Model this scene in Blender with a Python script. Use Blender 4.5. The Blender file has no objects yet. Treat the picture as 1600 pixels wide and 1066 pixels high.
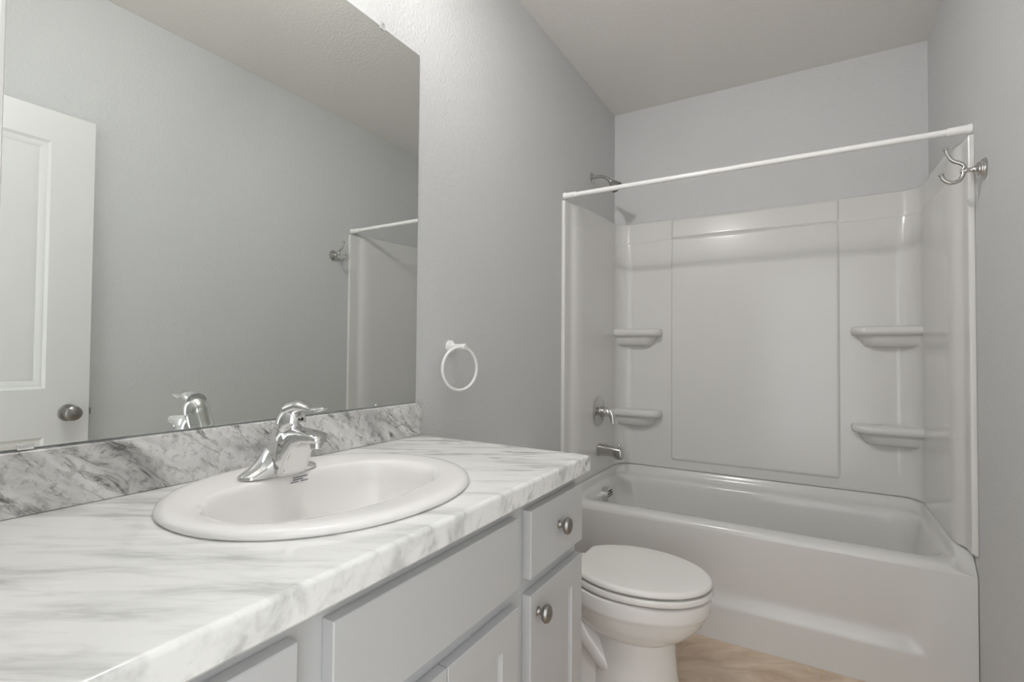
import bpy, bmesh, math, random
from mathutils import Vector, Matrix

S = bpy.context.scene
COL = S.collection
PI = math.pi
W = 1.524          # room width (tub length)
H = 2.657          # ceiling height
YF = -2.91         # entry wall plane
# ------------------------------------------------------------------ camera, world, exposure
cam_d = bpy.data.cameras.new('camera')
cam = bpy.data.objects.new('camera', cam_d)
COL.objects.link(cam)
cam_d.sensor_width = 36.0
cam_d.lens = 786.334 / 1600 * 36.0
cam_d.clip_start = 0.01
r_, u_, f_ = (Vector((0.85879107, 0.51226221, 0.00808247)), Vector((0.00413104, -0.02269935, 0.9997338)),
              Vector((-0.51230931, 0.85852907, 0.02161018)))
M = Matrix((r_, u_, -f_)).transposed().to_4x4()
M.translation = Vector((1.05347, -2.99856, 1.17772))
cam.matrix_world = M
S.camera = cam

wd = bpy.data.worlds.new('world'); S.world = wd
wd.use_nodes = True
wb = wd.node_tree.nodes['Background']
wb.inputs[0].default_value = (.95, .98, 1.0, 1)
wb.inputs[1].default_value = 1.55                     # even world light added as ambient fill, entering by the open doorway
BULB = 160.0                                         # radiance of the vanity light bulbs
SPOT = 28.0                                          # watts of the extra spot added to light the bathtub end
S.view_settings.view_transform = 'Standard'
S.view_settings.look = 'None'
S.view_settings.gamma = 1.0
S.view_settings.exposure = 0.49
S.cycles.max_bounces = 14
S.cycles.diffuse_bounces = 7
S.cycles.glossy_bounces = 8
S.cycles.sample_clamp_indirect = 6.0
S.cycles.use_denoising = True

pl = bpy.data.lights.new('doorway_portal', 'AREA')   # guides sampling of the world through the doorway
pl.shape = 'RECTANGLE'; pl.size = 0.83; pl.size_y = 2.06
pl.cycles.is_portal = True
po = bpy.data.objects.new('doorway_portal', pl)
po.matrix_world = Matrix.Translation((1.06, YF - 0.115, 1.03)) @ Matrix.Rotation(PI / 2, 4, 'X')
COL.objects.link(po)

# ------------------------------------------------------------------ materials
def mat(name, col=(.8, .8, .8), rough=.5, metal=0.0, spec=.5, coat=0.0):
    m = bpy.data.materials.new(name); m.use_nodes = True
    b = m.node_tree.nodes['Principled BSDF']
    b.inputs['Base Color'].default_value = (*col, 1)
    b.inputs['Roughness'].default_value = rough
    b.inputs['Metallic'].default_value = metal
    b.inputs['Specular IOR Level'].default_value = spec
    b.inputs['Coat Weight'].default_value = coat
    return m
def nd(m, t, **kw):
    n = m.node_tree.nodes.new(t)
    for k, v in kw.items(): setattr(n, k, v)
    return n
def lk(m, a, b): m.node_tree.links.new(a, b)
def bsdf(m): return m.node_tree.nodes['Principled BSDF']
def ramp(m, stops):
    r = nd(m, 'ShaderNodeValToRGB')
    e = r.color_ramp.elements
    while len(e) < len(stops): e.new(.5)
    for i, (p, c) in enumerate(stops):
        e[i].position = p; e[i].color = (*c, 1)
    return r
def noise(m, vec, scale, detail=4, rough=.5, dist=0.0):
    n = nd(m, 'ShaderNodeTexNoise')
    n.inputs['Scale'].default_value = scale; n.inputs['Detail'].default_value = detail
    n.inputs['Roughness'].default_value = rough; n.inputs['Distortion'].default_value = dist
    lk(m, vec, n.inputs['Vector'])
    return n
def coords(m, rot=(0, 0, 0), scale=(1, 1, 1)):
    """object coordinates turned so that local x runs along the veins"""
    tc = nd(m, 'ShaderNodeTexCoord')
    a = nd(m, 'ShaderNodeMapping'); a.inputs['Rotation'].default_value = rot
    b = nd(m, 'ShaderNodeMapping'); b.inputs['Scale'].default_value = scale
    lk(m, tc.outputs['Object'], a.inputs['Vector']); lk(m, a.outputs['Vector'], b.inputs['Vector'])
    return b.outputs['Vector']
def bump(m, h, strength, dist):
    b = nd(m, 'ShaderNodeBump')
    b.inputs['Strength'].default_value = strength; b.inputs['Distance'].default_value = dist
    lk(m, h, b.inputs['Height']); lk(m, b.outputs['Normal'], bsdf(m).inputs['Normal'])
def mix(m, fac, a, b, mode='MIX'):
    n = nd(m, 'ShaderNodeMix', data_type='RGBA', blend_type=mode)
    if isinstance(fac, float): n.inputs[0].default_value = fac
    else: lk(m, fac, n.inputs[0])
    for s, v in ((n.inputs[6], a), (n.inputs[7], b)):
        if isinstance(v, tuple): s.default_value = (*v, 1)
        else: lk(m, v, s)
    return n.outputs[2]

WALL_C = (.595, .601, .606)
def paint(name, col, strength=.35):
    m = mat(name, col, .55, spec=.35)
    v = coords(m)
    n = noise(m, v, 95, 3, .55, .3)
    r = ramp(m, [(.42, (0, 0, 0)), (.68, (1, 1, 1))])
    lk(m, n.outputs['Fac'], r.inputs['Fac'])
    bump(m, r.outputs['Color'], strength, .0022)
    return m
m_wall = paint('grey_wall_paint', WALL_C, .4)
m_ceil = paint('ceiling_paint', (.80, .78, .75), .25)
m_trim = mat('white_trim_paint', (.78, .78, .76), .32)
m_door = mat('white_door_paint', (.70, .70, .69), .35)
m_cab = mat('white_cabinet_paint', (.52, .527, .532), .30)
m_acry = mat('white_acrylic', (.69, .684, .667), .17, spec=.5)
m_porc = mat('white_porcelain', (.84, .825, .81), .06, spec=.55)
m_seat = mat('white_seat_plastic', (.82, .805, .775), .14)
m_plas = mat('white_plastic', (.86, .86, .85), .22)
m_rod = mat('white_enamel', (.86, .855, .85), .2)
m_chrome = mat('chrome', (.74, .74, .735), .05, 1.0)
m_nick = mat('brushed_nickel', (.34, .325, .31), .30, 1.0)
m_nickw = mat('satin_nickel', (.56, .55, .53), .20, 1.0)
m_dark = mat('dark_gap', (.02, .02, .02), .6)
m_grey = mat('grey_rubber', (.12, .12, .12), .5)
m_mirror = mat('mirror_silver', (.83, .855, .835), .0, 1.0)
m_medge = mat('mirror_glass_edge', (.55, .62, .60), .15)
m_ink = mat('grey_ink', (.18, .18, .2), .5)
m_clear = mat('clear_plastic', (.9, .9, .9), .08)
bsdf(m_clear).inputs['Transmission Weight'].default_value = .55
m_caulk = mat('white_caulk', (.74, .74, .73), .5)
m_bulb = mat('frosted_bulb', (1, 1, 1), .4)
bsdf(m_bulb).inputs['Emission Color'].default_value = (1.0, .985, .965, 1)
bsdf(m_bulb).inputs['Emission Strength'].default_value = BULB

def marble_top():
    m = mat('white_marble', (.8, .8, .8), .10, spec=.5)
    v = coords(m, (.45, 0, -.54), (.95, 9.0, 6.0))
    n1 = noise(m, v, 2.1, 6, .60, .25)
    r1 = ramp(m, [(.36, (.56, .565, .552)), (.44, (.73, .735, .718)), (.53, (.83, .835, .812))])
    lk(m, n1.outputs['Fac'], r1.inputs['Fac'])
    v2 = coords(m, (.45, 0, -.50), (1.25, 17.0, 10.0))
    n2 = noise(m, v2, 2.3, 5, .6, .8)
    r2 = ramp(m, [(.33, (.42, .42, .42)), (.41, (.74, .74, .735)), (.47, (1, 1, 1))])
    lk(m, n2.outputs['Fac'], r2.inputs['Fac'])
    # the veins get stronger towards the end of the slab by the toilet
    tc = nd(m, 'ShaderNodeTexCoord'); sp = nd(m, 'ShaderNodeSeparateXYZ')
    lk(m, tc.outputs['Object'], sp.inputs[0])
    mr = nd(m, 'ShaderNodeMapRange'); mr.inputs[1].default_value = -2.35; mr.inputs[2].default_value = -1.95
    mr.inputs[3].default_value = .25; mr.inputs[4].default_value = 1.0
    lk(m, sp.outputs['Y'], mr.inputs[0])
    c = mix(m, mr.outputs[0], r1.outputs['Color'], mix(m, 1.0, r1.outputs['Color'], r2.outputs['Color'], 'MULTIPLY'))
    lk(m, c, bsdf(m).inputs['Base Color'])
    return m
def marble_splash():
    m = mat('grey_veined_marble', (.8, .8, .8), .12, spec=.5)
    v = coords(m, (.60, 0, 0), (3, 1.6, 5.0))
    n1 = noise(m, v, 2.6, 7, .62, 1.0)
    r1 = ramp(m, [(.33, (.38, .375, .37)), (.42, (.56, .555, .545)), (.53, (.70, .695, .685)), (.65, (.80, .795, .785))])
    lk(m, n1.outputs['Fac'], r1.inputs['Fac'])
    v2 = coords(m, (.66, 0, 0), (4, 2.2, 9.0))
    n2 = noise(m, v2, 4.5, 6, .72, 1.2)
    r2 = ramp(m, [(.35, (.13, .13, .125)), (.42, (.62, .62, .61)), (.48, (1, 1, 1))])
    lk(m, n2.outputs['Fac'], r2.inputs['Fac'])
    v3 = coords(m)
    n3 = noise(m, v3, 60, 4, .7)
    r3 = ramp(m, [(.35, (.62, .62, .62)), (.48, (1, 1, 1))])
    lk(m, n3.outputs['Fac'], r3.inputs['Fac'])
    c = mix(m, .85, r1.outputs['Color'], r2.outputs['Color'], 'MULTIPLY')
    c = mix(m, .8, c, r3.outputs['Color'], 'MULTIPLY')
    lk(m, c, bsdf(m).inputs['Base Color'])
    return m
def tile_mat():
    m = mat('tan_tile', (.5, .36, .24), .35)
    tc = nd(m, 'ShaderNodeTexCoord')
    mp = nd(m, 'ShaderNodeMapping'); mp.inputs['Location'].default_value = (-.602 + .465 * 3, .76 + .465 * 8, 0)
    lk(m, tc.outputs['Object'], mp.inputs[0])
    br = nd(m, 'ShaderNodeTexBrick', offset=0.0, squash=1.0)
    br.inputs['Scale'].default_value = 1.0
    br.inputs['Brick Width'].default_value = .465; br.inputs['Row Height'].default_value = .465
    br.inputs['Mortar Size'].default_value = .0035; br.inputs['Mortar Smooth'].default_value = .3
    lk(m, mp.outputs[0], br.inputs['Vector'])
    v = coords(m, (0, 0, -.5), (1.5, 4, 1))
    n = noise(m, v, 2.6, 7, .62, 1.1)
    r = ramp(m, [(.30, (.46, .335, .225)), (.48, (.63, .49, .365)), (.66, (.75, .62, .49))])
    lk(m, n.outputs['Fac'], r.inputs['Fac'])
    c = mix(m, br.outputs['Fac'], r.outputs['Color'], (.60, .49, .40))
    lk(m, c, bsdf(m).inputs['Base Color'])
    return m
m_marb, m_splash, m_tile = marble_top(), marble_splash(), tile_mat()

# ------------------------------------------------------------------ helpers
def obj(name, bm, m, parent=None, smooth=35):
    me = bpy.data.meshes.new(name)
    bmesh.ops.remove_doubles(bm, verts=bm.verts, dist=1e-6)
    bmesh.ops.recalc_face_normals(bm, faces=bm.faces)
    bm.to_mesh(me); bm.free()
    for mm in (m if isinstance(m, (list, tuple)) else [m]): me.materials.append(mm)
    if smooth:
        for p in me.polygons: p.use_smooth = True
        me.set_sharp_from_angle(angle=math.radians(smooth))
    o = bpy.data.objects.new(name, me); COL.objects.link(o)
    if smooth and smooth <= 40:
        wn = o.modifiers.new('weighted_normal', 'WEIGHTED_NORMAL'); wn.keep_sharp = True; wn.weight = 60
    if parent is not None:
        o.parent = parent
        o.matrix_parent_inverse = Matrix.Translation(-Vector(parent.location)) if parent.type == 'EMPTY' else Matrix()
    return o
def tag(o, label, cat=None, group=None, kind=None):
    if label: o['label'] = label
    if cat: o['category'] = cat
    if group: o['group'] = group
    if kind: o['kind'] = kind
    return o
def thing(name, label, cat, loc, group=None):
    o = bpy.data.objects.new(name, None); o.empty_display_size = .05
    o.location = loc; COL.objects.link(o)
    return tag(o, label, cat, group)
def box(bm, a, b, bev=0.0, seg=2):
    a = Vector(a); b = Vector(b)
    mtx = Matrix.Translation((a + b) / 2) @ Matrix.Diagonal((*(b - a), 1))
    g = bmesh.ops.create_cube(bm, size=1, matrix=mtx)
    if bev:
        es = list({e for v in g['verts'] for e in v.link_edges})
        bmesh.ops.bevel(bm, geom=es, offset=bev, segments=seg, profile=.5, affect='EDGES')
def B(a, b, bev=0.0, seg=2):
    bm = bmesh.new(); box(bm, a, b, bev, seg); return bm
def loft(bm, rings, closed=True, cap0=False, cap1=False):
    vs = [[bm.verts.new(p) for p in r] for r in rings]
    n = len(vs[0])
    for a, b in zip(vs[:-1], vs[1:]):
        for i in range(n if closed else n - 1):
            j = (i + 1) % n
            bm.faces.new((a[i], a[j], b[j], b[i]))
    if cap0: bm.faces.new(vs[0][::-1])
    if cap1: bm.faces.new(vs[-1])
    return vs
def frame(d):
    d = Vector(d).normalized()
    s = Vector((0, 0, 1)) if abs(d.z) < .9 else Vector((0, 1, 0))
    x = d.cross(s).normalized(); y = x.cross(d).normalized()
    return x, y, d
def lathe(bm, prof, org, axis, n=32, sx=1.0, sy=1.0, ref=None):
    """prof: list of (radius, height along axis)"""
    x, y, d = frame(axis)
    if ref is not None:
        y = Vector(ref).normalized(); x = y.cross(d)
    o = Vector(org); rings = []
    for r, h in prof:
        rings.append([o + d * h + x * (max(r, 1e-5) * sx * math.cos(2 * PI * i / n)) + y * (max(r, 1e-5) * sy * math.sin(2 * PI * i / n)) for i in range(n)])
    loft(bm, rings, True, True, True)
def L(*a, **k):
    bm = bmesh.new(); lathe(bm, *a, **k); return bm
def spline(pts, n):
    """Catmull-Rom through pts"""
    P = [Vector(p) for p in pts]; P = [P[0] * 2 - P[1]] + P + [P[-1] * 2 - P[-2]]
    out = []
    for i in range(1, len(P) - 2):
        for k in range(n):
            t = k / n
            out.append(.5 * ((2 * P[i]) + (-P[i - 1] + P[i + 1]) * t + (2 * P[i - 1] - 5 * P[i] + 4 * P[i + 1] - P[i + 2]) * t * t
                             + (-P[i - 1] + 3 * P[i] - 3 * P[i + 1] + P[i + 2]) * t ** 3))
    out.append(P[-2]); return out
def tube(bm, pts, rad, n=14, closed=False, cap=True, ell=None):
    P = [Vector(p) for p in pts]; m = len(P); rings = []
    if not isinstance(rad, (list, tuple)): rad = [rad] * m
    up = None
    for i in range(m):
        if closed: d = P[(i + 1) % m] - P[i - 1]
        else: d = P[min(i + 1, m - 1)] - P[max(i - 1, 0)]
        d.normalize()
        if up is None: x, y, _ = frame(d)
        else:
            x = (up - d * up.dot(d)).normalized(); y = x.cross(d)
        up = x
        e = ell or 1.0
        rings.append([P[i] + x * (rad[i] * math.cos(2 * PI * k / n)) + y * (rad[i] * e * math.sin(2 * PI * k / n)) for k in range(n)])
    if closed:
        loft(bm, rings + [rings[0]])
    else: loft(bm, rings, True, cap, cap)
def T(*a, **k):
    bm = bmesh.new(); tube(bm, *a, **k); return bm
def interp(xs, t):
    """piecewise-linear lookup over [(t, v)...]"""
    if t <= xs[0][0]: return xs[0][1]
    for (a, va), (b, vb) in zip(xs[:-1], xs[1:]):
        if t <= b: return va + (vb - va) * (t - a) / (b - a)
    return xs[-1][1]
def sstep(a, b, t):
    t = min(1, max(0, (t - a) / (b - a))); return t * t * (3 - 2 * t)
def sell(cx, cy, a, b, z, n=96, e=2.0):
    out = []
    for i in range(n):
        t = 2 * PI * i / n; c, s = math.cos(t), math.sin(t)
        out.append((cx + a * math.copysign(abs(c) ** (2 / e), c), cy + b * math.copysign(abs(s) ** (2 / e), s), z))
    return out
def panel_slab(u0, u1, v0, v1, t, panels, prof, fn, edge=.0015):
    """slab whose front (n = t) carries recessed panels; prof: list of (inset, depth); fn maps (u, v, n) to the room"""
    bm = bmesh.new()
    us = sorted({u0, u1, *[p[0] for p in panels], *[p[1] for p in panels]})
    vs = sorted({v0, v1, *[p[2] for p in panels], *[p[3] for p in panels]})
    V = {}
    def vert(u, v, n):
        k = (round(u, 5), round(v, 5), round(n, 5))
        if k not in V: V[k] = bm.verts.new(fn(u, v, n))
        return V[k]
    def cl(u, v): return (min(max(u, u0 + edge), u1 - edge), min(max(v, v0 + edge), v1 - edge))
    for i in range(len(us) - 1):
        for j in range(len(vs) - 1):
            a, b, c, d = us[i], us[i + 1], vs[j], vs[j + 1]
            if any(p[0] <= a and b <= p[1] and p[2] <= c and d <= p[3] for p in panels): continue
            q = [vert(*cl(x, y), t) for x, y in ((a, c), (b, c), (b, d), (a, d))]
            bm.faces.new(q)
    for (a, b, c, d) in panels:
        prev = [vert(x, y, t) for x, y in ((a, c), (b, c), (b, d), (a, d))]
        for ins, dep in prof:
            cur = [vert(x, y, t - dep) for x, y in ((a + ins, c + ins), (b - ins, c + ins), (b - ins, d - ins), (a + ins, d - ins))]
            for k in range(4): bm.faces.new((prev[k], prev[(k + 1) % 4], cur[(k + 1) % 4], cur[k]))
            prev = cur
        bm.faces.new(prev)
    # rim, sides, back
    bu = [x for x in us]; 
    def border(n, e):
        pts = []
        A = lambda x, y: vert(min(max(x, u0 + e), u1 - e), min(max(y, v0 + e), v1 - e), n)
        for x in us: pts.append(A(x, v0))
        for y in vs[1:]: pts.append(A(u1, y))
        for x in us[::-1][1:]: pts.append(A(x, v1))
        for y in vs[::-1][1:-1]: pts.append(A(u0, y))
        return pts
    R = [border(t, edge), border(t - edge, 0), border(0, 0)]
    for a, b in zip(R[:-1], R[1:]):
        for k in range(len(a)):
            bm.faces.new((a[k], a[(k + 1) % len(a)], b[(k + 1) % len(a)], b[k]))
    bm.faces.new(R[-1])
    return bm

# ------------------------------------------------------------------ the room
def struct(name, bm, m, label, cat, smooth=0):
    return tag(obj(name, bm, m, None, smooth), label, cat, kind='structure')
TK = .10
struct('floor', B((-TK, YF - 1.6, -.05), (W + TK, TK, 0)), m_tile, 'tan mottled square tile floor', 'floor')
struct('ceiling', B((-TK, YF - TK, H), (W + TK, TK, H + TK)), m_ceil, 'plain off white ceiling', 'ceiling')
struct('wall_left', B((-TK, YF - TK, 0), (0, TK, H)), m_wall, 'light grey textured wall behind mirror and vanity', 'wall')
struct('wall_right', B((W, YF - TK, 0), (W + TK, TK, H)), m_wall, 'light grey wall on the right with the robe hook', 'wall')
struct('wall_back', B((0, 0, 0), (W, TK, H)), m_wall, 'light grey end wall above the bathtub', 'wall')
DX0, DX1, DZ = .645, 1.475, 2.06
bm = bmesh.new()
box(bm, (0, YF - TK, 0), (DX0, YF, H)); box(bm, (DX1, YF - TK, 0), (W, YF, H)); box(bm, (DX0, YF - TK, DZ), (DX1, YF, H))
struct('wall_front', bm, m_wall, 'entry wall with the open doorway', 'wall')
bm = bmesh.new()
for x0, x1 in ((DX0 - .045, DX0), (DX1, DX1 + .045)): box(bm, (x0, YF, 0), (x1, YF + .010, DZ + .045), .003)
box(bm, (DX0, YF, DZ), (DX1, YF + .010, DZ + .045), .003)
struct('trim_1', bm, m_trim, 'white casing around the doorway', 'trim')
struct('baseboard_left', B((0, -1.80, 0), (.013, -.78, .085), .004), m_trim, 'white baseboard behind the toilet', 'baseboard')
struct('baseboard_right', B((W - .013, YF + .02, 0), (W, -.775, .085), .004), m_trim, 'white baseboard along the right wall', 'baseboard')

# open entry door, folded back against the right wall (seen in the mirror)
DF = W - .05       # face towards the room
fn = lambda u, v, n: (DF + .035 - n, u, v)
pf = [(.010, .006), (.018, .006), (.032, .013), (.05, .010)]
bm = panel_slab(-2.885, -2.120, .012, 2.098, .035, [(-2.745, -2.258, 1.022, 1.978), (-2.745, -2.258, .20, .838)], pf, fn)
door = struct('door_1', bm, m_door, 'white two-panel door standing open along the right wall', 'door', smooth=30)
kc = Vector((DF, -2.187, .925))
dk = obj('door_knob', L([(.033, 0), (.033, .004), (.029, .010), (.014, .013), (.0125, .028), (.017, .033), (.026, .042), (.029, .052), (.027, .061), (.018, .067), (.0, .069)], kc + Vector((.002, 0, 0)), (-1, 0, 0), 40), m_nick, door)
tag(dk, 'satin nickel round door knob')
obj('privacy_button', L([(.0035, 0), (.003, .0035), (0, .004)], kc + Vector((-.066, 0, 0)), (-1, 0, 0), 16), m_nickw, dk)
lt = obj('latch', B((DF + .010, -2.121, .912), (DF + .024, -2.110, .938), .002), m_nick, door)
tag(lt, 'nickel latch bolt on the door edge')

# ------------------------------------------------------------------ wall mirror
MY0, MY1, MZ0, MZ1 = -2.88, -1.817, 1.0215, 2.1007
bm = bmesh.new()
x0, x1, e = .0005, .0055, .0012
q = lambda x, i: [(x, MY0 + i, MZ0 + i), (x, MY1 - i, MZ0 + i), (x, MY1 - i, MZ1 - i), (x, MY0 + i, MZ1 - i)]
vs = loft(bm, [q(x0, 0), q(x1 - e, 0), q(x1, e)], True, True, True)
bm.faces.ensure_lookup_table()
for f in bm.faces: f.material_index = 0 if f is bm.faces[-1] else 1
mir = obj('mirror_glass', bm, [m_mirror, m_medge], None, 0)
mt = thing('wall_mirror', 'large frameless wall mirror above the marble backsplash', 'mirror', (0, -2.35, MZ0))
mir.parent = mt; mir.matrix_parent_inverse = Matrix.Translation(-mt.location)
def clip(y, z, up):
    s = 1 if up else -1
    bm = bmesh.new()
    box(bm, (.0002, y - .009, min(z, z + s * .013)), (.0075, y + .009, max(z, z + s * .013)), .0012)
    box(bm, (.0058, y - .009, min(z - s * .009, z + s * .003)), (.0085, y + .009, max(z - s * .009, z + s * .003)), .0012)
    lathe(bm, [(.0042, 0), (.0042, .001), (.002, .0022), (0, .0024)], (.0075, y, z + s * .007), (1, 0, 0), 16)
    return bm
for y in (-1.978, -2.712):
    tag(obj('mirror_clip', clip(y, MZ1, True), m_clear, mt), 'clear plastic mirror clip')
for y in (-1.972, -2.712):
    bm = B((.0057, y - .010, MZ0 - .0015), (.0085, y + .010, MZ0 + .0075), .0008)
    tag(obj('mirror_clip', bm, m_chrome, mt), 'small metal clip at the lower mirror edge')

# ------------------------------------------------------------------ vanity
ZT, ZB, D = .9202, .877, .5716
CY0, CY1 = YF + .003, -1.803
bm = B((.001, CY0, ZB), (D, CY1, ZT), .0055, 4)
# oval cut-out is hidden below the sink rim: open the slab there with a boolean-free ring
bm.free()
SX, SY = .280, -2.358           # sink centre
def slab_with_hole():
    bm = bmesh.new()
    n = 96
    hole = sell(SX + .01, SY, .20, .25, 0, n)
    def outer(ins):
        # matching points on the rectangle, by angle from the hole's centre
        pts = []
        a0, a1, b0, b1 = .001 + ins, D - ins, CY0 + ins, CY1 - ins
        for (x, y, _) in hole:
            dx, dy = x - SX - .01, y - SY
            k = min(((a1 - SX - .01) / dx) if dx > 1e-9 else 1e9, ((a0 - SX - .01) / dx) if dx < -1e-9 else 1e9,
                    ((b1 - SY) / dy) if dy > 1e-9 else 1e9, ((b0 - SY) / dy) if dy < -1e-9 else 1e9)
            pts.append([SX + .01 + dx * k, SY + dy * k])
        for cx, cy in ((a0, b0), (a0, b1), (a1, b0), (a1, b1)):
            i = min(range(n), key=lambda q: (pts[q][0] - cx) ** 2 + (pts[q][1] - cy) ** 2)
            pts[i] = [cx, cy]
        return pts
    r = .0075; rings = []
    rings.append([(x, y, ZB) for x, y, _ in hole])
    rings.append([(x, y, ZB) for x, y in outer(.004)])
    rings.append([(x, y, ZB + .004) for x, y in outer(0)])
    for k in range(6):
        t = k / 5 * PI / 2
        rings.append([(x, y, ZT - r + r * math.sin(t)) for x, y in outer(r * (1 - math.cos(t)))])
    rings.append([(x, y, ZT) for x, y, _ in hole])
    rings.append(rings[0])
    loft(bm, rings)
    return bm
ct = obj('marble_countertop', slab_with_hole(), m_marb)
tag(ct, 'white marble countertop with soft grey veins on the vanity', 'countertop')
bm = B((.001, CY0, ZT + .0003), (.019, CY1, 1.0190), .0022, 3)
tag(obj('marble_backsplash', bm, m_splash), 'grey veined marble backsplash strip under the mirror', 'backsplash')

van = thing('vanity_cabinet', 'white shaker vanity cabinet carrying the marble countertop', 'cabinet', (.27, -2.36, 0))
XF, XD = .541, .561            # face-frame front, door front
VY0, VY1 = YF + .004, -1.826
bm = bmesh.new()
box(bm, (.02, VY1 - .016, 0), (XF - .019, VY1, ZB - .0005), .001)           # end panel
box(bm, (.02, VY0, 0), (XF - .019, VY0 + .016, ZB - .0005), .001)
box(bm, (.02, VY0 + .016, .10), (XF - .019, VY1 - .016, .116))            # bottom
box(bm, (.02, VY0 + .016, .116), (.026, VY1 - .016, ZB - .02))             # back
box(bm, (.44, VY0 + .016, 0), (.456, VY1 - .016, .10))                      # toe board
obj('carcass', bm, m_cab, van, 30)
bm = bmesh.new()
for y0, y1 in ((VY0, VY0 + .03), (-2.655, -2.567), (-2.155, -2.067), (VY1 - .03, VY1)):
    box(bm, (XF - .019, y0, .10), (XF, y1, ZB - .0005), .0008)
for z0, z1 in ((.10, .14), (.66, .735), (.833, ZB - .0006)):
    box(bm, (XF - .018, VY0 + .002, z0), (XF - .0003, VY1 - .002, z1))
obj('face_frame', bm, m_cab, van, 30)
fnv = lambda u, v, n: (XF + .0006 + n, u, v)
TH = XD - XF
def knob(y, z, parent):
    bm = L([(.0085, 0), (.0088, .002), (.0065, .004), (.0052, .009), (.0062, .012), (.0125, .0145), (.0165, .019), (.0172, .0225), (.0150, .0275), (.009, .031), (.0, .0325)],
           (XD, y, z), (1, 0, 0), 36, 1.0, 1.12, ref=(0, 0, 1))
    k = obj('knob', bm, m_nick, parent); tag(k, 'brushed nickel oval knob'); return k
def drawer(name, y0, y1, kn=True):
    o = obj(name, panel_slab(y0, y1, .715, .853, TH, [], [], fnv, .0016), m_cab, van, 25)
    if kn: knob((y0 + y1) / 2, .790, o)
    return o
drawer('drawer', -2.092, -1.828)
drawer('false_front', -2.584, -2.140, False)
drawer('drawer', -2.896, -2.632)
SH = [(.0012, .0035), (.0065, .0065)]
def cdoor(y0, y1, kside):
    s = .058
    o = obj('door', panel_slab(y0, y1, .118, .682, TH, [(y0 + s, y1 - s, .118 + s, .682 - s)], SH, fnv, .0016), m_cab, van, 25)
    if kside: knob(y0 + .031 if kside < 0 else y1 - .031, .640, o)
cdoor(-2.092, -1.828, -1)
cdoor(-2.361, -2.140, 0)
cdoor(-2.584, -2.363, 0)
cdoor(-2.896, -2.632, 1)

# ------------------------------------------------------------------ sink
sink = thing('sink', 'oval white drop-in sink set in the marble countertop', 'sink', (SX, SY, ZT))
def sink_bm():
    bm = bmesh.new(); rings = []
    def dee(cx, cy, af, ab, b, z, ef=2.1, eb=2.1, n=96):
        out = []
        for i in range(n):
            t = 2 * PI * i / n; c, q = math.cos(t), math.sin(t); e = 2 / (ef if c > 0 else eb); a = af if c > 0 else ab
            out.append((cx + a * math.copysign(abs(c) ** e, c), cy + b * math.copysign(abs(q) ** e, q), z))
        return out
    for d, z in ((.016, .0004), (.0035, .0005), (.0008, .0025), (0, .0055), (.0015, .0095), (.006, .0128), (.014, .0148), (.024, .0152)):
        rings.append(dee(SX, SY, .242 - d, .245 - d, .274 - d, ZT + z))
    cx, cy, af, ab, b = .297, -2.369, .152, .130, .214
    for k, z in ((1.075, .0132), (1.03, .0120), (1.0, .0088), (.985, .003), (.97, -.006)):
        rings.append(dee(cx, cy, af * k, ab * k, b * k, ZT + z, 2.2, 2.6))
    for k in range(1, 12):
        t = k / 11
        q = .97 * math.cos(t * PI / 2 * .93) ** .62
        rings.append(dee(cx, cy, max(af * q, .022), max(ab * q, .022), max(b * q, .022), ZT - .006 - .135 * math.sin(t * PI / 2), 2.2 - .2 * t, 2.6 - .6 * t))
    loft(bm, rings, True, False, True)
    return bm
sb = obj('basin', sink_bm(), m_porc, sink, 60)
obj('drain', L([(.021, 0), (.021, .002), (.016, .003), (.014, .001), (0, .001)], (.297, -2.366, ZT - .1405), (0, 0, 1), 32), m_chrome, sink)
bm = bmesh.new()
for i, w in enumerate((.018, .014, .021)):       # care label printed on the bowl below the faucet
    zz = ZT + .0035 - i * .0042
    xx = .1692 + i * .0006
    for k in range(7):
        if (k * 5 + i * 3) % 7 == 0: continue
        y = SY + .012 + (k - 3) * .0056
        if abs(k - 3) * .0056 > w * .95: continue
        box(bm, (xx, y - .0024, zz), (xx + .0030, y + .0024, zz + .0011))
lb = obj('printed_label', bm, m_ink, sink, 0)
tag(lb, 'tiny grey printed care label on the bowl')

# ------------------------------------------------------------------ faucet
FX, FY, FZ = .142, -2.371, ZT + .0150
fau = thing('faucet', 'chrome single-lever faucet on the sink rim', 'faucet', (FX, FY, FZ))
def P(x, y, z): return Vector((FX + x, FY + y, FZ + z * 1.06))
def faucet_body():
    bm = bmesh.new()
    # base with two swept wings, lofted along y
    rings = []
    NY, NS = 41, 20
    for i in range(NY):
        y = -.081 + .162 * i / (NY - 1); a = abs(y)
        wf = interp([(0, .034), (.03, .031), (.05, .027), (.07, .021), (.078, .013), (.081, .004)], a)
        h = interp([(0, .056), (.016, .054), (.025, .047), (.034, .034), (.045, .0225), (.058, .0145), (.07, .0095), (.079, .006), (.081, .002)], a)
        ring = []
        for k in range(NS):
            t = PI * k / (NS - 1)
            cx, sz = math.cos(t), math.sin(t)
            ring.append(P(wf * math.copysign(abs(cx) ** .75, cx) + .10 * max(0, h - .03) * sz, y, h * sz ** .8))
        rings.append(ring)
    loft(bm, rings, True, True, True)
    return bm
fb = obj('base', faucet_body(), m_chrome, fau, 50)
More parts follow.
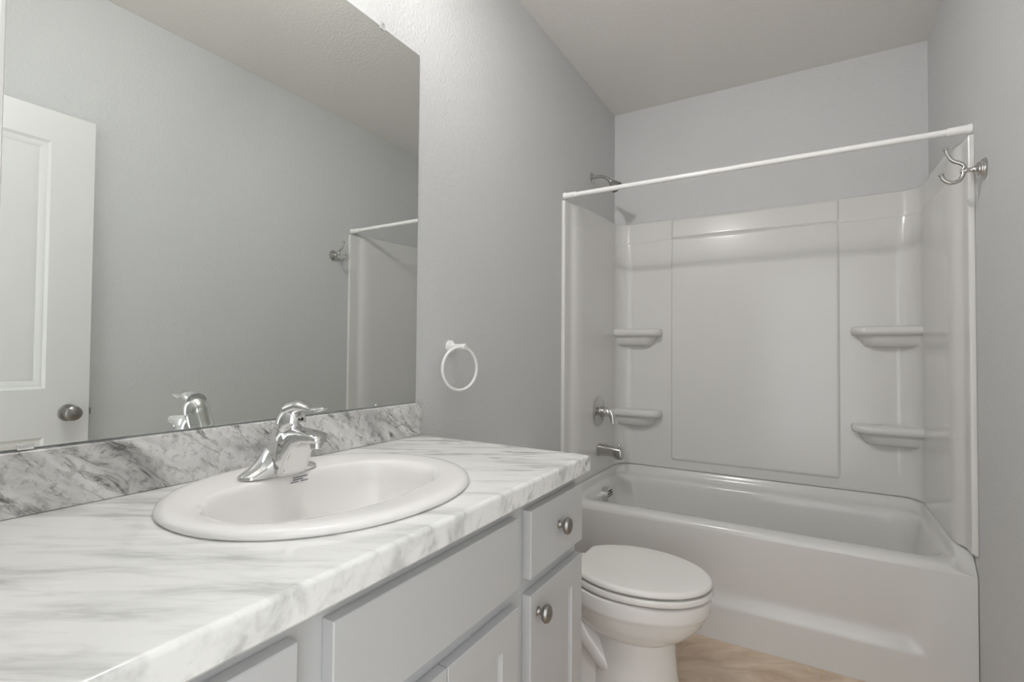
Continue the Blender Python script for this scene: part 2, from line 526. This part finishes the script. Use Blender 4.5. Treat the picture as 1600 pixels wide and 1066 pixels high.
def spout_bm():
    bm = bmesh.new(); rings = []; N = 34; NS = 28
    for i in range(N):
        t = i / (N - 1); x = -.005 + .137 * t
        top = interp([(0, .072), (.25, .086), (.45, .088), (.7, .086), (.9, .083), (1, .077)], t)
        bot = interp([(0, 0), (.36, .0), (.40, .008), (.45, .025), (.52, .042), (.60, .056), (.72, .064), (1, .067)], t)
        hw = interp([(0, .024), (.12, .029), (.3, .033), (.45, .030), (.65, .025), (.88, .0225), (.96, .019), (1, .012)], t)
        c = (top + bot) / 2; hh = (top - bot) / 2
        ring = []
        for k in range(NS):
            a = 2 * PI * k / NS; ca, sa = math.cos(a), math.sin(a)
            e = .62 if sa > 0 else .34
            ww = hw * (1.0 - .12 * max(0, sa))
            ring.append(P(x, ww * math.copysign(abs(ca) ** e, ca), c + hh * math.copysign(abs(sa) ** e, sa)))
        rings.append(ring)
    loft(bm, rings, True, True, True)
    return bm
sp = obj('spout', spout_bm(), m_chrome, fau, 50)
obj('aerator', L([(.0115, 0), (.0125, .001), (.0125, .011), (.0115, .013)], P(.112, 0, .0555), (0, 0, 1), 28), m_chrome, fau)
ax = Vector((.038, 0, .072)).normalized()
col = obj('column', L([(.024, -.01), (.0262, .0), (.0262, .030), (.0258, .0515), (.0245, .052)], P(.004, 0, .042), ax, 40), m_chrome, fau)
obj('joint_ring', L([(.0248, 0), (.0248, .0030)], P(.004, 0, .040) + ax * .0515, ax, 40), m_grey, fau)
def handle_bm():
    bm = bmesh.new()
    o = P(.004, 0, .040) + ax * .054
    lathe(bm, [(.0255, 0), (.0268, .003), (.0270, .012), (.0258, .022), (.0225, .031), (.017, .038), (.009, .0425), (0, .0435)], o, ax, 40)
    rings = []; N = 18; NS = 18
    path = spline([P(.036, 0, .118), P(.060, 0, .126), P(.082, 0, .1255), P(.108, 0, .123), P(.134, 0, .1275)], 5)
    for i, p in enumerate(path):
        t = i / (len(path) - 1)
        hw = interp([(0, .022), (.3, .019), (.6, .0125), (.85, .0115), (.95, .0095), (1, .004)], t)
        hh = interp([(0, .016), (.3, .0115), (.6, .0058), (.85, .0042), (1, .0015)], t)
        rings.append([p + Vector((0, hw * math.cos(2 * PI * k / NS), hh * math.sin(2 * PI * k / NS))) for k in range(NS)])
    loft(bm, rings, True, True, True)
    return bm
obj('lever_handle', handle_bm(), m_chrome, fau, 50)
obj('temperature_dot', L([(.0032, 0), (.003, .0008), (0, .001)], P(.004, 0, .040) + ax * .090 + Vector((.0225, 0, -.012)), (.9, 0, -.35), 16), m_dark, fau)
obj('lift_rod', L([(.0022, 0), (.0022, .060), (.0048, .062), (.0055, .066), (.0045, .071), (0, .073)], P(-.026, 0, .002), (0, 0, 1), 16), m_chrome, fau)

# ------------------------------------------------------------------ vanity light (above the mirror, just out of view)
vl = thing('vanity_light', 'chrome vanity light bar with round bulbs above the mirror', 'light', (0, -2.36, 2.50))
LZ = 2.50
obj('back_plate', B((.001, -2.36 - .20, LZ - .055), (.03, -2.36 + .20, LZ + .055), .006, 3), m_chrome, vl)
for k in range(3):
    y = -2.36 + (k - 1) * .09
    so = obj('socket', L([(.026, 0), (.026, .03), (.020, .05), (.012, .056), (.012, .252), (.020, .258), (.020, .280)], (.029, y, LZ), (1, 0, 0), 24), m_chrome, vl)
    bm = bmesh.new(); bmesh.ops.create_uvsphere(bm, u_segments=16, v_segments=10, radius=.030, matrix=Matrix.Translation((.335, y, LZ)))
    b = obj('bulb', bm, m_bulb, so); tag(b, 'lit frosted globe bulb')
# invented spot head on the bar, added to strengthen light and shadows at the bathtub
hp, ha = Vector((.31, -2.315, LZ + .055)), Vector((.80, -.15, 1.45))
hdir = (ha - hp).normalized()
bm = bmesh.new()
lathe(bm, [(.016, -.11), (.034, -.105), (.037, -.02), (.0375, .012), (.0355, .012), (.034, -.02), (.0, -.03)], hp, hdir, 28)
tube(bm, [(.029, -2.36, LZ + .04), (.20, -2.36, LZ + .06), hp - hdir * .06], .007, 12)
tag(obj('added_spot_head', bm, m_chrome, vl), 'added chrome spot head boosting the light on the bathtub end')
sl = bpy.data.lights.new('added_spot_lamp', 'SPOT'); sl.energy = SPOT; sl.spot_size = math.radians(104); sl.spot_blend = .8
sl.shadow_soft_size = .024; sl.color = (1.0, .985, .965)
slo = bpy.data.objects.new('added_spot_lamp', sl); COL.objects.link(slo)
slo.parent = vl; slo.matrix_parent_inverse = Matrix.Translation(-vl.location)
slo.matrix_basis = Matrix.Translation(hp + hdir * .040) @ hdir.to_track_quat('-Z', 'Y').to_matrix().to_4x4()

# ------------------------------------------------------------------ towel ring
tr = thing('towel_ring', 'white towel ring on the wall beside the mirror', 'towel ring', (0, -1.646, 1.19))
obj('mounting_post', L([(.022, 0), (.0225, .004), (.021, .010), (.0165, .0125), (.0115, .015), (.0095, .022), (.009, .052), (.0105, .056), (.0105, .064), (.008, .067)], (.0005, -1.646, 1.1935), (1, 0, 0), 32), m_plas, tr)
a = math.radians(15.4)
rc = Vector((.050, -1.652, 1.121)); dv = Vector((math.sin(a), math.cos(a), 0))
obj('ring', T([rc + dv * (.0715 * math.cos(2 * PI * i / 64)) + Vector((0, 0, .0715 * math.sin(2 * PI * i / 64))) for i in range(64)], .0052, 14, True), m_plas, tr)

# ------------------------------------------------------------------ toilet
TY = -1.28
toi = thing('toilet', 'white elongated toilet with closed lid between vanity and bathtub', 'toilet', (.38, TY, 0))
def egg(xb, xf, hw, z, n=64, xm=None, sq=2.0):
    """egg outline: half-ellipse back and front meeting at xm"""
    xm = xm if xm is not None else xb + (xf - xb) * .45
    out = []
    for i in range(n):
        t = 2 * PI * i / n; c, s = math.cos(t), math.sin(t)
        ex = (xf - xm) if c > 0 else (xm - xb)
        e = 2 / (sq if c < 0 else 2.0)
        out.append((xm + ex * math.copysign(abs(c) ** e, c), TY + hw * math.copysign(abs(s) ** e, s), z))
    return out
bm = bmesh.new()
rings = [egg(.38, .690, .120, .0, xm=.53, sq=2.4), egg(.38, .690, .120, .012, xm=.53, sq=2.4), egg(.385, .680, .114, .05, xm=.53, sq=2.4), egg(.39, .668, .109, .12, xm=.53, sq=2.3),
         egg(.39, .662, .107, .19, xm=.53, sq=2.2), egg(.39, .662, .107, .234, xm=.53, sq=2.1), egg(.37, .674, .116, .242, xm=.52), egg(.32, .700, .137, .257, xm=.515), egg(.315, .728, .156, .282, xm=.515), egg(.310, .745, .167, .303, xm=.515), egg(.305, .757, .174, .328, xm=.515), egg(.300, .764, .178, .340, xm=.515), egg(.297, .7665, .181, .343, xm=.515), egg(.295, .771, .183, .352, xm=.515), egg(.295, .774, .184, .378, xm=.515),
         egg(.295, .772, .183, .390, xm=.515), egg(.300, .765, .178, .3945, xm=.515), egg(.34, .70, .12, .395, xm=.515)]
loft(bm, rings, True, True, True)
obj('bowl', bm, m_porc, toi, 40)
# rear pedestal with trapway and foot
bm = bmesh.new()
def rr(x0, x1, hw, z, r=.03, n=8):
    pts = []
    for cx, cy, a0 in ((x1 - r, TY + hw - r, 0), (x0 + r, TY + hw - r, 90), (x0 + r, TY - hw + r, 180), (x1 - r, TY - hw + r, 270)):
        for k in range(n + 1):
            t = math.radians(a0 + 90 * k / n); pts.append((cx + r * math.cos(t), cy + r * math.sin(t), z))
    return pts
loft(bm, [rr(.10, .50, .118, .0), rr(.10, .50, .118, .018), rr(.105, .49, .112, .024), rr(.11, .48, .085, .034), rr(.11, .46, .070, .12), rr(.10, .44, .070, .20),
          rr(.07, .42, .080, .30), rr(.04, .40, .088, .36), rr(.03, .40, .092, .390), rr(.04, .39, .085, .3935)], True, True, True)
for s in (-1, 1):
    tube(bm, spline([(.50, TY + s * .060, .115), (.45, TY + s * .066, .140), (.40, TY + s * .070, .190), (.34, TY + s * .072, .255), (.27, TY + s * .070, .275), (.22, TY + s * .066, .20), (.21, TY + s * .062, .10), (.21, TY + s * .06, .03)], 6), .036, 18)
obj('trapway_pedestal', bm, m_porc, toi, 45)
for s in (-1, 1):
    obj('bolt_cap', L([(.015, 0), (.0145, .008), (.010, .014), (0, .016)], (.33, TY + s * .098, .019), (0, 0, 1), 20), m_plas, toi)
bm = bmesh.new()
so = [[(max(x, .340), y, z) for x, y, z in r] for r in (egg(.30, .776, .184, .402, xm=.53), egg(.297, .780, .187, .406, xm=.53), egg(.297, .780, .187, .416, xm=.53), egg(.30, .776, .184, .4215, xm=.53))]
si = [egg(.40, .70, .115, z, xm=.54) for z in (.4215, .402)]
loft(bm, so + si + [so[0]])
obj('seat', bm, m_seat, toi, 40)
bm = bmesh.new()
def lidring(k, z):
    # cut straight at the hinge side
    r = egg(.30, .7765, .184, z, 96, xm=.53)
    out = []
    for x, y, zz in r:
        x = .53 + (x - .53) * k; y = TY + (y - TY) * k
        out.append((max(x, .332 + (1 - k) * .2), y, zz))
    return out
loft(bm, [lidring(.985, .4285), lidring(.998, .4310), lidring(1.0, .4350), lidring(.993, .4410), lidring(.972, .4455), lidring(.93, .4475), lidring(.6, .4495)], True, True, True)
obj('lid', bm, m_seat, toi, 40)
for s in (-1, 1):
    obj('hinge_cap', B((.306, TY + s * .045 - .020, .3955), (.338, TY + s * .045 + .020, .4265), .007, 3), m_seat, toi)
for x, s in ((.50, -1), (.50, 1), (.70, -1), (.70, 1)):
    obj('seat_bumper', B((x - .012, TY + s * (.155 if x < .6 else .105) - .006, .3948), (x + .012, TY + s * (.155 if x < .6 else .105) + .006, .4022), .001), m_seat, toi)
    obj('lid_bumper', B((x - .010, TY + s * (.155 if x < .6 else .105) - .005, .4212), (x + .010, TY + s * (.155 if x < .6 else .105) + .005, .4290), .001), m_seat, toi)
tk = obj('tank', B((.02, TY - .205, .397), (.195, TY + .205, .690), .018, 4), m_porc, toi, 40)
obj('tank_lid', B((.014, TY - .212, .6905), (.203, TY + .212, .722), .010, 3), m_porc, tk, 40)
fl = bmesh.new()
lathe(fl, [(.011, 0), (.011, .006), (.006, .009), (.006, .016)], (.195, TY - .155, .645), (1, 0, 0), 20)
box(fl, (.204, TY - .165, .638), (.212, TY - .085, .651), .003)
tag(obj('flush_lever', fl, m_chrome, tk), 'chrome flush lever')

# ------------------------------------------------------------------ bathtub
tub = thing('bathtub', 'white acrylic alcove bathtub with curved apron', 'bathtub', (W / 2, -.38, 0))
YT = -.76
def rrect(x0, x1, y0, y1, r, nc=10, ne=14):
    pts = []
    C = [((x1 - r, y1 - r), 0), ((x0 + r, y1 - r), 90), ((x0 + r, y0 + r), 180), ((x1 - r, y0 + r), 270)]
    for i, ((cx, cy), a0) in enumerate(C):
        for k in range(nc + 1):
            t = math.radians(a0 + 90 * k / nc); pts.append((cx + r * math.cos(t), cy + r * math.sin(t)))
        (nx, ny), na = C[(i + 1) % 4]
        a = pts[-1]; t = math.radians(na); b = (nx + r * math.cos(t), ny + r * math.sin(t))
        for k in range(1, ne): pts.append((a[0] + (b[0] - a[0]) * k / ne, a[1] + (b[1] - a[1]) * k / ne))
    return pts
def tub_bm():
    bm = bmesh.new()
    g = .002
    spec = [  # side, back, front inset, z at the walls, z at the front, corner radius
        (g, g, .000, .5135, .440, .003), (.0465, .036, .002, .5135, .4520, .02), (.0490, .039, .009, .510, .4615, .03), (.0510, .044, .018, .494, .4655, .04),
        (.0530, .052, .034, .477, .4665, .05), (.056, .065, .055, .4685, .4665, .07), (.060, .074, .074, .466, .466, .09), (.066, .083, .084, .461, .461, .095),
        (.073, .091, .091, .447, .447, .10), (.080, .096, .097, .42, .42, .10), (.105, .115, .115, .27, .27, .11), (.13, .135, .135, .17, .17, .12),
        (.165, .165, .165, .11, .11, .12), (.23, .22, .22, .085, .085, .10)]
    rings = []
    for s, b, f, zw, zf, r in spec:
        ring = []
        for x, y in rrect(s, W - s, YT + f, -b, r):
            w = sstep(YT + .012, YT + .075, y)
            ring.append((x, y, zf + (zw - zf) * w))
        rings.append(ring)
    loft(bm, rings, True, False, True)
    return bm
obj('basin', tub_bm(), m_acry, tub, 60)
def apron_bm():
    bm = bmesh.new(); NX, NZ = 120, 60
    rows = []
    for j in range(NZ + 1):
        z = .4405 * j / NZ
        row = []
        for i in range(NX + 1):
            x = .002 + (W - .004) * i / NX
            t = (.44 - z) / (.44 - .142)
            d = 0.0
            if 0 < t < 1: d = .026 * (t ** 1.25) * (1 - max(0, (t - .76) / .24) ** 1.8)
            k = sstep(1.415, 1.34, x) * sstep(.10, .18, x) if False else (1 - sstep(1.345, 1.40, x)) * sstep(.06, .12, x)
            row.append((x, YT + d * k, z))
        rows.append(row)
    loft(bm, rows, False)
    # return to the floor behind, giving the skirt its thickness
    loft(bm, [rows[0], [(x, y + .02, z) for x, y, z in rows[0]]], False)
    return bm
tag(obj('apron', apron_bm(), m_acry, tub, 60), 'front apron with a shallow curved recess')
oc = Vector((.090, -.375, .406))
of = obj('overflow_plate', L([(.043, -.020), (.044, .004), (.0435, .024), (.041, .0262), (0, .0262)], oc, (1, 0, .12), 36), m_chrome, tub)
bm = bmesh.new()
for k in range(5):
    z = -.024 + .012 * k; hw = math.sqrt(.034 ** 2 - z * z)
    o_ = oc + Vector((1, 0, .12)).normalized() * .0262
    box(bm, (o_.x - .0006, o_.y - hw, o_.z + z - .0024), (o_.x + .0012, o_.y + hw, o_.z + z + .0024))
tag(obj('overflow_slots', bm, m_dark, of), 'dark drain slots')

# ------------------------------------------------------------------ tub surround
sur = thing('tub_surround', 'white three-sided tub surround with molded corner shelves', 'tub surround', (W / 2, -.38, .515))
def plan(ox, oy, r, n=10):
    """inner surface outline in plan, left front edge to right front edge, with matching wall points"""
    half, wall = [], []
    prof = [(-.7660, .0010), (-.7662, .0120), (-.7640, .0165), (-.7590, .0185), (-.7200, .0190), (-.7000, .0200), (-.6880, .0240), (-.6780, .0300), (-.6650, .0360),
            (-.6450, .0405), (-.6200, .0430), (-.5900, .0440)]
    for y, o in prof:
        half.append((o * ox / .044, y)); wall.append((.0008, max(y, -.765)))
    for k in range(1, 9):
        y = -.59 + (.59 - oy - r) * k / 9
        half.append((ox, y)); wall.append((.0008, y))
    for k in range(n + 1):
        t = PI - PI / 2 * k / n
        half.append((ox + r + r * math.cos(t), -oy - r + r * math.sin(t)))
        wall.append((.0008, -oy - r + (oy + r - .0008) * min(1, 2 * k / n)) if k <= n / 2 else (.0008 + (ox + r) * (2 * k / n - 1), -.0008))
    for k in range(1, 7):
        x = ox + r + (W / 2 - ox - r) * k / 6
        half.append((x, -oy)); wall.append((x, -.0008))
    full = half + [(W - x, y) for x, y in half[::-1][1:]]
    fw = wall + [(W - x, y) for x, y in wall[::-1][1:]]
    return full, fw
def surround_bm():
    bm = bmesh.new()
    levels = [(.5142, .030, .020, .085), (.5182, .030, .020, .085), (.5184, .043, .032, .09), (.5215, .044, .033, .09), (.60, .044, .033, .09), (1.2, .044, .033, .09), (1.62, .044, .033, .09), (1.70, .044, .0335, .088), (1.79, .043, .035, .082), (1.829, .0425, .0365, .078),
              (1.8325, .0415, .0350, .078), (1.8345, .040, .0300, .078), (1.838, .040, .0295, .077), (1.843, .040, .0325, .075), (1.85, .040, .0322, .075), (1.95, .040, .0240, .075), (1.9545, .039, .0230, .075), (1.9570, .036, .0195, .075)]
    rin, rout = [], []
    def zz(z, y):
        return z + (1.0 * y / .766) * .034 * sstep(1.5, 1.95, z)
    for z, ox, oy, r in levels:
        a, b = plan(ox, oy, r)
        rin.append([(x, y, zz(z, y)) for x, y in a]); rout.append([(x, y, zz(z, y)) for x, y in b])
    loft(bm, rin, False); loft(bm, [rin[-1], rout[-1]], False); loft(bm, [rin[0], rout[0]], False)
    loft(bm, rout, False)
    loft(bm, [[r[0] for r in rin], [r[0] for r in rout]], False); loft(bm, [[r[-1] for r in rin], [r[-1] for r in rout]], False)
    return bm
obj('wall_panel', surround_bm(), m_acry, sur, 40)
def slabxz(bm, x0, x1, z0, z1, y0, dep, r=.012, tilt=0.0):
    rings = []
    for ins, d in ((-.009, -.002), (-.004, .0015), (-.001, .0055), (.003, .0080), (.010, .0090)):
        rings.append([(x, y0 - d * dep / .009 + (z - z0) * tilt, z) for x, z in rrect(x0 + ins, x1 - ins, z0 + ins, z1 - ins, max(r - ins, .002), 6, 3)])
    loft(bm, rings, True, False, True)
bm = bmesh.new()
slabxz(bm, .360, 1.165, .572, 1.831, -.0330, .009, .012)
slabxz(bm, .360, 1.165, 1.8440, 1.9460, -.0322, .008, .006, .080)
tag(obj('raised_panel', bm, m_acry, sur, 40), 'raised flat centre panel')
def shelf_bm(x0, x1, z, flip):
    """corner shelf: rounded lip plus tapering bracket; x0 at the side wall, x1 the free end"""
    bm = bmesh.new(); rings = []
    Lx = abs(x1 - x0); sgn = 1 if x1 > x0 else -1
    def ring(dep, ln, zz, rad):
        pts = [(0, 0)]
        n = 14
        pts.append((0, dep))
        cx, cy = ln - rad, dep - min(rad, dep * .98)
        ry = min(rad, dep * .98)
        for k in range(n + 1):
            t = PI / 2 - PI / 2 * k / n
            pts.append((cx + rad * math.cos(t), cy + ry * math.sin(t)))
        pts.append((ln, 0))
        return [(x0 + sgn * a, -.020 - b, zz) for a, b in pts]
    rings = [ring(.040, Lx * .74, z - .098, .04), ring(.058, Lx * .79, z - .094, .055), ring(.068, Lx * .83, z - .082, .06), ring(.076, Lx * .88, z - .060, .065),
             ring(.080, Lx * .91, z - .047, .066), ring(.084, Lx * .935, z - .0435, .066), ring(.096, Lx * .975, z - .0415, .062), ring(.103, Lx * .995, z - .036, .062), ring(.106, Lx, z - .027, .062), ring(.1065, Lx + .001, z - .018, .062),
             ring(.104, Lx - .002, z - .008, .062), ring(.098, Lx * .975, z - .002, .058), ring(.088, Lx * .94, z, .05), ring(.03, Lx * .7, z - .003, .02)]
    loft(bm, rings, True, True, True)
    return bm
for x0, x1, z, f in ((.03, .305, 1.318, 0), (.03, .305, .848, 0), (W - .03, 1.215, 1.312, 1), (W - .03, 1.215, .848, 1)):
    obj('shelf', shelf_bm(x0, x1, z, f), m_acry, sur, 50)

# ------------------------------------------------------------------ shower fittings
KY = -.375
sh = thing('wall_shower', 'chrome shower head on a bent arm high on the left wall', 'shower head', (0, KY, 2.15))
obj('flange', L([(.031, 0), (.031, .002), (.028, .006), (.016, .010), (.012, .014)], (.0005, KY, 2.152), (1, 0, 0), 32), m_nickw, sh)
obj('arm', T(spline([(.004, KY, 2.152), (.03, KY, 2.154), (.06, KY, 2.150), (.085, KY, 2.138), (.108, KY, 2.118)], 8), .0088, 16), m_nickw, sh)
hd = Vector((.055, 0, -.062)).normalized()
o = Vector((.102, KY, 2.124))
obj('head', L([(.0115, 0), (.0135, .003), (.0135, .014), (.012, .017), (.018, .022), (.026, .038), (.0325, .056), (.034, .060), (.034, .064)], o, hd, 36), m_nickw, sh)
tag(obj('nozzle_face', L([(.032, 0), (.031, .003), (.0, .0035)], o + hd * .064, hd, 36), m_grey, sh), 'dark grey nozzle face')

vx = .0445
sv = thing('shower_valve', 'chrome shower valve with lever handle on the surround', 'faucet', (vx, KY, .855))
obj('escutcheon', L([(.083, 0), (.083, .002), (.079, .006), (.064, .009), (.058, .0075), (.050, .010), (.034, .012), (.030, .016), (.027, .040)], (vx, KY, .855), (1, 0, 0), 48), m_nickw, sv)
obj('handle_hub', L([(.026, 0), (.027, .010), (.0255, .022), (.020, .031), (.010, .036), (0, .037)], (vx + .0395, KY, .855), (1, 0, 0), 32), m_chrome, sv)
bm = bmesh.new()
path = spline([(vx + .052, KY, .853), (vx + .068, KY - .003, .856), (vx + .080, KY - .006, .838), (vx + .085, KY - .009, .808), (vx + .092, KY - .011, .782)], 6)
tube(bm, path, [interp([(0, .021), (.3, .0195), (.6, .0150), (.9, .0115), (1, .005)], i / (len(path) - 1)) for i in range(len(path))], 16)
obj('lever', bm, m_chrome, sv, 60)

ts = thing('tub_spout', 'chrome tub spout with diverter knob below the shower valve', 'faucet', (vx, KY, .645))
bm = bmesh.new(); rings = []
for x, top, bot, hw in ((0, .030, -.033, .031), (.006, .031, -.034, .032), (.012, .029, -.032, .030), (.05, .026, -.030, .0275), (.082, .023, -.029, .0265), (.090, .022, -.036, .0262), (.098, .021, -.041, .026), (.125, .017, -.042, .0235), (.134, .012, -.041, .021), (.138, .004, -.038, .017)):
    c, hh = (top + bot) / 2, (top - bot) / 2
    rings.append([(vx + x, KY + hw * math.copysign(abs(math.cos(2 * PI * k / 28)) ** .5, math.cos(2 * PI * k / 28)), .648 + c + hh * math.copysign(abs(math.sin(2 * PI * k / 28)) ** .5, math.sin(2 * PI * k / 28))) for k in range(28)])
loft(bm, rings, True, True, True)
obj('spout_body', bm, m_nickw, ts, 40)
obj('diverter_knob', L([(.0035, 0), (.0035, .012), (.007, .014), (.008, .018), (.006, .022), (0, .023)], (vx + .118, KY, .664), (0, 0, 1), 20), m_nickw, ts)
obj('mounting_plug', L([(.009, 0), (.009, .006), (.006, .008), (0, .009)], (vx + .040, KY, .673), (0, 0, 1), 20), m_nickw, ts)

# ------------------------------------------------------------------ curtain rod
RY, RZ = -.7395, 1.9515
rod = thing('shower_curtain_rod', 'white shower curtain rod spanning the tub alcove', 'curtain rod', (W / 2, RY, RZ))
obj('bar', T([(.05, RY, RZ), (.5, RY, RZ), (1.0, RY, RZ), (W - .05, RY, RZ)], .0115, 24), m_rod, rod)
for x, d in ((.0008, 1), (W - .0008, -1)):
    obj('end_sleeve', L([(.0175, 0), (.0182, .003), (.0165, .010), (.0150, .014), (.0145, .060), (.0138, .064), (.0118, .066)], (x, RY, RZ), (d, 0, 0), 28), m_rod, rod)

# ------------------------------------------------------------------ robe hook
HY, HZ = -.884, 1.770
hk = thing('robe_hook', 'brushed nickel double robe hook on the right wall', 'hook', (W, HY, HZ))
m_hook = m_nickw
obj('base', L([(.0325, 0), (.0325, .003), (.030, .0045), (.0295, .0075), (.0265, .009), (.026, .012), (.0215, .0145), (.021, .018), (.015, .021), (.0115, .0235), (.0105, .029), (.0085, .031)], (W - .0005, HY, HZ), (-1, 0, 0), 40), m_hook, hk)
obj('stem', L([(.0085, 0), (.0072, .004), (.0068, .012), (.0082, .015), (.0070, .018), (.006, .030)], (W - .030, HY, HZ), (-1, 0, 0), 24), m_hook, hk)
def hx(px, py): return (px, HY, py)
up = spline([hx(W - .054, HZ - .004), hx(W - .050, HZ + .014), hx(W - .060, HZ + .026), hx(W - .078, HZ + .037), hx(W - .089, HZ + .056), hx(W - .094, HZ + .074)], 7)
lo = spline([hx(W - .052, HZ + .008), hx(W - .053, HZ - .012), hx(W - .063, HZ - .030), hx(W - .082, HZ - .034), hx(W - .099, HZ - .024), hx(W - .106, HZ - .008)], 7)
for nm, pth in (('upper_arm', up), ('lower_arm', lo)):
    o = obj(nm, T(pth, .0063, 14), m_hook, hk, 60)
    d = (pth[-1] - pth[-2]).normalized()
    obj('tip', L([(.0058, -.002), (.0082, .001), (.0086, .004), (.006, .0065), (0, .0072)], pth[-1], d, 20), m_hook, o)
